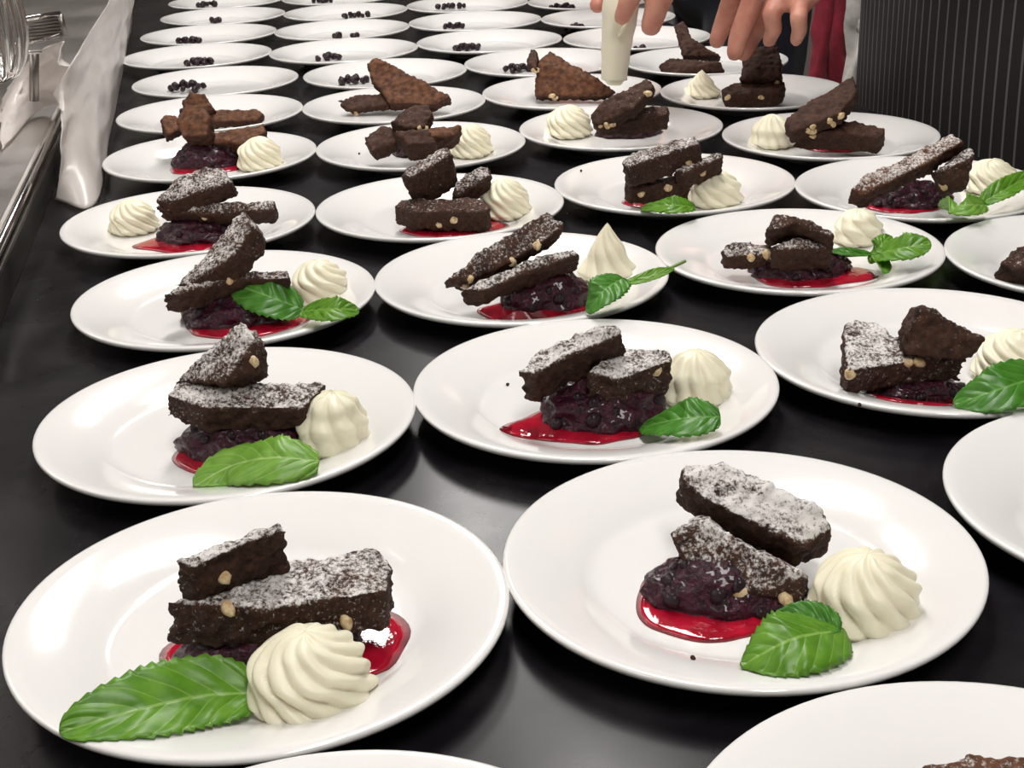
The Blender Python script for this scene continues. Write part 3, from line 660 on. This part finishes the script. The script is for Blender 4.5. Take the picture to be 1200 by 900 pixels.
for (c, r), d in D.items():
    far = r >= 4; P_ = ph(c, r)
    for (lb, poly, t, kw) in d.get('b', []):
        kw = dict(kw); kw['dust'] = kw.get('dust', 1.0) * (0.92 if r < 3 else 0.74)
        brownie(poly, t, lb + P_, voxel=0.0014 if r < 3 else 0.0019, **kw)
    if 'co' in d:
        q_ = d['co']; compote(q_[0], q_[1], q_[2], q_[3], q_[4], 'dark cooked berries under the brownies on ' + P_, q_[5], q_[6], seed=c * 20 + r)
    if 'cr' in d:
        q_ = d['cr']; cream(q_[0], q_[1], q_[2], q_[3], 'piped whipped cream rosette on ' + P_, seed=c * 20 + r, **q_[4])
    if 'm' in d: mint(d['m'], ('green mint leaf on ' if len(d['m']) == 1 else 'green mint sprig on ') + P_, d.get('stem'))
o = brownie([(1085,897,3.0),(1140,886,3.2),(1225,886,3.2),(1250,915,3.0),(1110,925,2.8)], 2.0, 'sugared brownie top just showing at the bottom right corner', warm=True, dust=.5)
# ---- far plates that hold berries only
FAR = [((0,7),221,107,2.6,1.6,1.6,12),((1,7),413,98,2.0,1.3,1.2,9),((2,7),606,84,2.2,1.4,1.2,9),((0,8),231,77,2.1,1.3,1.1,9),((1,8),385,70,2.1,1.3,.9,8),((2,8),546,59,2.2,1.3,1.0,9),
       ((3,8),748,61,1.0,.9,.6,4),((0,9),222,51,2.1,1.2,1.0,8),((1,9),395,45,.7,.6,.5,3),((1,9),416,45,.7,.6,.5,3),((2,9),532,33,1.7,1.1,.6,6),((3,9),675,35,1.9,1.2,.9,8),
       ((0,10),251,27,1.0,.8,.5,4),((1,10),416,21,2.6,1.3,1.1,9),((2,10),526,10,2.8,1.2,.9,9),((3,10),657,12,2.2,1.3,1.3,9),((0,11),243,8,2.2,1.2,1.1,8),((1,11),378,3,2.0,1.1,.7,7)]
seen = set()
for (key, px, py, rx, ry, h, n) in FAR:
    lb = 'few dark berries alone on ' + ph(*key)
    if key == (1, 9): lb = ('left' if px < 400 else 'right') + ' tiny berry pair alone on ' + ph(*key)
    compote(px, py, rx, ry, h, lb, None, n, 0.55, False, seed=px)

# ---- stray crumbs
CR = [(812,773,'the nearest right plate'),(595,452,'the second plate, second column'),(1007,476,'the second plate, third column'),(421,181,'the fifth plate, second column'),(681,201,'the fourth plate, third column'),(470,520,None)]
for k, (px, py, w_) in enumerate(CR):
    if not w_: continue
    p = atp(px, py, 0); bm = bmesh.new(); bmesh.ops.create_icosphere(bm, subdivisions=2, radius=0.0011)
    for v_ in bm.verts: v_.co *= 1 + 0.4 * noise.noise(v_.co * 900 + Vector((k, 0, 0)))
    tag(from_bm('crumb', bm, M['brownie'], None, p + Vector((0, 0, 0.0009))), 'tiny dark brownie crumb fallen on ' + w_, 'crumb', 'crumbs on the plates')

# ------------------------------------------------------------------ people
def cap(bm, p0, r0, p1, r1):
    """tapered capsule added as a closed shell"""
    p0, p1 = Vector(p0), Vector(p1); t = bmesh.new()
    for p, r in ((p0, r0), (p1, r1)):
        bmesh.ops.create_icosphere(t, subdivisions=2, radius=r, matrix=Matrix.Translation(p))
    h = bmesh.ops.convex_hull(t, input=t.verts[:])
    dead = [g for g in h['geom_interior'] if isinstance(g, bmesh.types.BMVert)] + [g for g in h['geom_unused'] if isinstance(g, bmesh.types.BMVert)]
    bmesh.ops.delete(t, geom=list(set(dead)), context='VERTS')
    merge(bm, t)
def ell(bm, c, rx, ry, rz, R_=None):
    t = bmesh.new(); bmesh.ops.create_icosphere(t, subdivisions=3, radius=1)
    for v in t.verts:
        q_ = Vector((v.co.x * rx, v.co.y * ry, v.co.z * rz)); v.co = (R_ @ q_ if R_ else q_) + Vector(c)
    merge(bm, t)
def merge(bm, t):
    me = bpy.data.meshes.new('m'); t.to_mesh(me); t.free(); bm.from_mesh(me); bpy.data.meshes.remove(me)
def chain(bm, pts, rads):
    for i in range(len(pts) - 1): cap(bm, pts[i], rads[i], pts[i + 1], rads[i + 1])

def person(loc, fwd_ang, arms, label, jacket, trousers, hgt=1.75, sleeve=0.55):
    """arms: two of (elbow, wrist, [finger chains], knuckles) in world space, left first"""
    root = empty('person', loc); tag(root, label, 'person'); L0 = Vector(loc)
    ca, sa = math.cos(fwd_ang), math.sin(fwd_ang); R3 = Matrix(((ca, -sa, 0), (sa, ca, 0), (0, 0, 1)))   # local x is forward, y is left
    W = lambda f, l, z: R3 @ Vector((f, l, z * hgt / 1.75))
    bm = bmesh.new(); jk = bmesh.new(); tr = bmesh.new()
    ell(bm, W(0, 0, .96), .115, .165, .13, R3); ell(bm, W(.01, 0, 1.12), .11, .145, .16, R3); ell(bm, W(0, 0, 1.30), .12, .17, .15, R3)
    chain(bm, [W(0, -.13, 1.40), W(0, 0, 1.42), W(0, .13, 1.40)], [.05, .055, .05]); chain(bm, [W(0, 0, 1.42), W(.02, 0, 1.54)], [.058, .052])
    ell(bm, W(.035, 0, 1.645), .098, .076, .118, R3); ell(bm, W(.06, 0, 1.585), .06, .05, .055, R3)
    cap(bm, W(.125, 0, 1.655), .011, W(.142, 0, 1.625), .015)
    for s_ in (-1, 1):
        ell(bm, W(.02, s_ * .078, 1.64), .022, .010, .032, R3)
        ell(bm, W(.112, s_ * .034, 1.665), .016, .02, .009, R3)
        hip, kn, an = W(0, s_ * .085, .92), W(.015, s_ * .09, .50), W(-.01, s_ * .09, .09)
        chain(bm, [hip, kn, an], [.085, .056, .04]); cap(bm, an, .04, W(.13, s_ * .10, .035), .032)
        chain(tr, [hip, kn, W(-.01, s_ * .09, .10)], [.100, .074, .062])
        sh = tube([an + Vector((0, 0, .02)), an], .05)
        bs = bmesh.new(); cap(bs, W(-.03, s_ * .09, .045), .043, W(.14, s_ * .102, .038), .038); me = remesh(bs, .008, 2); link('shoe', me, M['shoe'], root)
    ell(tr, W(0, 0, .95), .135, .185, .13, R3)
    ell(jk, W(0, 0, .99), .135, .185, .12, R3); ell(jk, W(.012, 0, 1.13), .13, .168, .17, R3); ell(jk, W(0, 0, 1.30), .14, .19, .155, R3)
    chain(jk, [W(0, -.14, 1.40), W(0, 0, 1.425), W(0, .14, 1.40)], [.06, .066, .06]); cap(jk, W(0, 0, 1.43), .066, W(.012, 0, 1.485), .064)
    for s_, A in zip((1, -1), arms):
        shd = W(0, s_ * .185, 1.385); el, wr, fingers, kn = A
        el, wr = Vector(el) - L0, Vector(wr) - L0; kn = [Vector(k) - L0 for k in kn]
        chain(bm, [shd, el, el.lerp(wr, .35), wr], [.052, .043, .042, .028])
        for k in kn: cap(bm, wr, .023, k, .0125)
        for a_, b_ in zip(kn[:-1], kn[1:]): cap(bm, a_, .0125, b_, .0125); cap(bm, a_.lerp(wr, .45), .016, b_.lerp(wr, .45), .016)
        for ch, r0 in fingers:
            ch = [Vector(p) - L0 for p in ch]; n_ = len(ch)
            chain(bm, ch, [r0 * (1 - .09 * i) * (1.04 if i in (1, 2) else 1) for i in range(n_)])
        chain(jk, [shd, el, el.lerp(wr, sleeve)], [.064, .055, .048])
    body = link('body', remesh(bm, .0034, 5, .5), M['skin'], root)
    link('jacket', remesh(jk, .010, 4), jacket, root); link('trousers', remesh(tr, .010, 4), trousers, root)
    for s_ in (-1, 1):
        e_ = bmesh.new(); ell(e_, W(.116, s_ * .034, 1.655), .012, .014, .010, R3); eye_ = from_bm('eye', e_, M['eye'], root)
        i_ = bmesh.new(); ell(i_, W(.127, s_ * .034, 1.655), .003, .006, .006, R3); from_bm('iris', i_, M['shoe'], eye_)
    li = bmesh.new(); cap(li, W(.121, -.02, 1.59), .005, W(.126, 0, 1.588), .007); cap(li, W(.126, 0, 1.588), .007, W(.121, .02, 1.59), .005); link('lips', remesh(li, .002, 2), M['lip'], root)
    hb = bmesh.new(); ell(hb, W(.012, 0, 1.675), .105, .088, .108, R3); ell(hb, W(-.03, 0, 1.62), .075, .08, .08, R3); me = remesh(hb, .006, 2)
    for v in me.vertices: v.co += v.normal * fb(v.co, 60, 2) * .004
    link('hair', me, M['hair'], root)
    return root, W
# the chef in the pinstripe apron
A_ = lambda px, py, y: aty(px, py, y * 1.035)
left_hand = ((0.515, 1.38, 1.135), A_(1000, -78, 1.42),
   [([A_(866, -30, 1.49), A_(855, 8, 1.50), A_(846, 32, 1.50), A_(840, 48, 1.49)], .0128), ([A_(890, -20, 1.46), A_(878, 12, 1.46), A_(866, 42, 1.455), A_(861, 62, 1.45)], .0134),
    ([A_(915, -8, 1.43), A_(904, 16, 1.412), A_(907, 34, 1.415), A_(901, 48, 1.43)], .0108), ([A_(937, 6, 1.405), A_(936, 22, 1.385), A_(937, 36, 1.388), A_(933, 47, 1.398)], .0100),
    ([A_(940, -30, 1.47), A_(905, 10, 1.50), A_(882, 40, 1.51), A_(872, 62, 1.50)], .0140)],
   [A_(866, -30, 1.49), A_(890, -20, 1.46), A_(915, -8, 1.43), A_(937, 6, 1.405)])
right_hand = ((0.50, 1.76, 1.15), A_(850, -110, 1.47),
   [([A_(782, -48, 1.44), A_(752, -26, 1.405), A_(737, 0, 1.395), A_(729, 20, 1.40)], .0126), ([A_(776, -58, 1.47), A_(745, -28, 1.50), A_(712, -10, 1.49), A_(700, 6, 1.475)], .0128),
    ([A_(778, -75, 1.49), A_(742, -52, 1.52), A_(708, -36, 1.50), A_(699, -22, 1.48)], .0122), ([A_(786, -92, 1.50), A_(750, -78, 1.52), A_(716, -66, 1.50), A_(706, -54, 1.48)], .0112),
    ([A_(826, -84, 1.44), A_(795, -42, 1.41), A_(772, 0, 1.40), A_(763, 30, 1.40)], .0158)],
   [A_(782, -48, 1.44), A_(776, -58, 1.47), A_(778, -75, 1.49), A_(786, -92, 1.50)])
CH = Vector((0.576, 1.553, 0))
chef, W = person(CH, math.pi + AX, [left_hand, right_hand], 'cook in a black pinstripe apron holding a piping bag over the plates', M['black_cloth'], M['black_cloth'])
# pinstripe apron wrapped round the front and flanks
P = []; UV = []; na, nz = 90, 40
ca, sa = math.cos(math.pi + AX), math.sin(math.pi + AX)
for i in range(nz):
    z = 0.42 + (1.13 - 0.42) * i / (nz - 1); row = []; arc = 0; prev = None
    for j in range(na):
        a = math.radians(-150 + 300 * j / (na - 1)); k = 1 + 0.012 * math.sin(a * 9 + 1.2 * math.sin(z * 4)) * (1.2 - (z - .42))
        bulge = 1 - 0.05 * ((z - 1.0) / 0.5) ** 2
        f_, l_ = 0.153 * k * bulge * math.copysign(abs(math.cos(a)) ** .85, math.cos(a)), 0.208 * k * bulge * math.copysign(abs(math.sin(a)) ** .85, math.sin(a))
        p = Vector((ca * f_ - sa * l_, sa * f_ + ca * l_, z))
        if prev: arc += (p - prev).length
        prev = p; row.append(p); UV.append((arc, z))
    P.append(row)
v, f = grid(P); ap = pydata('apron', v, f, M['pinstripe'], chef); add_uv(ap, UV); ap['label'] = 'black apron with thin white pinstripes'
mo = ap.modifiers.new('thickness', 'SOLIDIFY'); mo.thickness = 0.002
P = []; UV = []
for i in range(14):
    z = 1.12 + 0.25 * i / 13; row = []
    for j in range(30):
        l_ = (-1 + 2 * j / 29) * (0.15 - 0.045 * i / 13); f_ = 0.152 - 0.02 * (l_ / .15) ** 2 - 0.01 * i / 13
        row.append(Vector((ca * f_ - sa * l_, sa * f_ + ca * l_, z))); UV.append((l_ + .4, z))
    P.append(row)
v, f = grid(P); ap = pydata('apron_bib', v, f, M['pinstripe'], chef); add_uv(ap, UV)
mo = ap.modifiers.new('thickness', 'SOLIDIFY'); mo.thickness = 0.002
# piping bag
b0 = A_(720, 95, 1.44); bag = empty('piping_bag', b0); tag(bag, 'cream filled piping bag squeezed in the cook\'s hand, tip pointing down', 'piping bag')
pts = [A_(720, 93, 1.44), A_(721, 70, 1.44), A_(724, 40, 1.44), A_(727, 10, 1.44), A_(731, -20, 1.445), A_(736, -60, 1.455), A_(742, -110, 1.46), A_(746, -170, 1.465), A_(748, -220, 1.465), A_(748, -240, 1.465)]
pts2 = [bez(pts, i / 45) - b0 for i in range(46)]; rr = [.0140, .0150, .0170, .0190, .0185, .0180, .026, .033, .020, .006]
rads = [bez([Vector((r_, 0, 0)) for r_ in rr], i / 45).x for i in range(46)]
v, f = tube(pts2, rads, 28)
v = [p + (p - pts2[i // 28]).normalized() * 0.0012 * noise.noise(p * 70) if i // 28 < 46 else p for i, p in enumerate(v)]
pydata('bag_body', v, f, M['bag'], bag)
v, f = tube([A_(725, 42, 1.422) - b0, A_(733, 30, 1.419) - b0, A_(741, 14, 1.42) - b0, A_(745, 0, 1.42) - b0], [.0015, .0024, .0024, .0015], 8); pydata('fold', v, f, M['bag'], bag)
v, f = tube([A_(719.6, 99, 1.44) - b0, A_(719.8, 96, 1.44) - b0, A_(720, 91, 1.44) - b0], [.0075, .0095, .0125], 20); pydata('cream_tip', v, f, M['cream'], bag)
# second cook further along the table
P2 = Vector((0.435, 2.55, 0))
rest = lambda s_: ((P2.x - 0.02, P2.y - s_ * 0.30, 1.12), (P2.x - 0.16, P2.y - s_ * 0.27, 1.00), None)
def relaxed(s_):
    el = Vector((P2.x - 0.03, P2.y - s_ * 0.27, 1.13)); wr = Vector((P2.x - 0.20, P2.y - s_ * 0.20, 1.08)); fw = Vector((-.98, -.1, -.15)).normalized(); sd_ = Vector((0, 1, 0))
    kn = [wr + fw * .085 + sd_ * (.032 - .021 * k) + Vector((0, 0, .004 * (k in (1, 2)))) for k in range(4)]; fs = []
    for k, L_ in enumerate((.072, .08, .074, .058)):
        fs.append(([kn[k], kn[k] + fw * L_ * .45 + Vector((0, 0, -.01)), kn[k] + fw * L_ * .75 + Vector((0, 0, -.028)), kn[k] + fw * L_ * .9 + Vector((0, 0, -.046))], .0092))
    b_ = wr + fw * .025 + sd_ * s_ * .02
    fs.append(([b_, b_ + fw * .03 + sd_ * s_ * .03, b_ + fw * .06 + sd_ * s_ * .036 + Vector((0, 0, -.012))], .0105))
    return (el, wr, fs, kn)
cook2, W2 = person(P2, math.pi + AX, [relaxed(1), relaxed(-1)], 'cook in dark navy clothes standing behind the far end of the table', M['navy_cloth'], M['navy_cloth'])
def towel(name, x0, x1, z0, z1, y, mt, label, seed):
    rows = [[Vector((x0 + (x1 - x0) * j / 5, y - .02 * (j % 2), z1 + (z0 - z1) * i / 4)) for j in range(6)] for i in range(5)]
    return sheet(name, rows, 30, 30, 0.02, mt, label, 'towel', seed, 0.004)
towel('red_towel', .505, .575, .55, 1.0, 2.27, M['red_cloth'], 'red towel hanging from the second cook\'s waist beside the pinstripe apron', 3.1)
towel('white_towel', .545, .60, .70, .99, 2.20, M['white_cloth'], 'crumpled white towel hanging beside the red towel', 9.4)
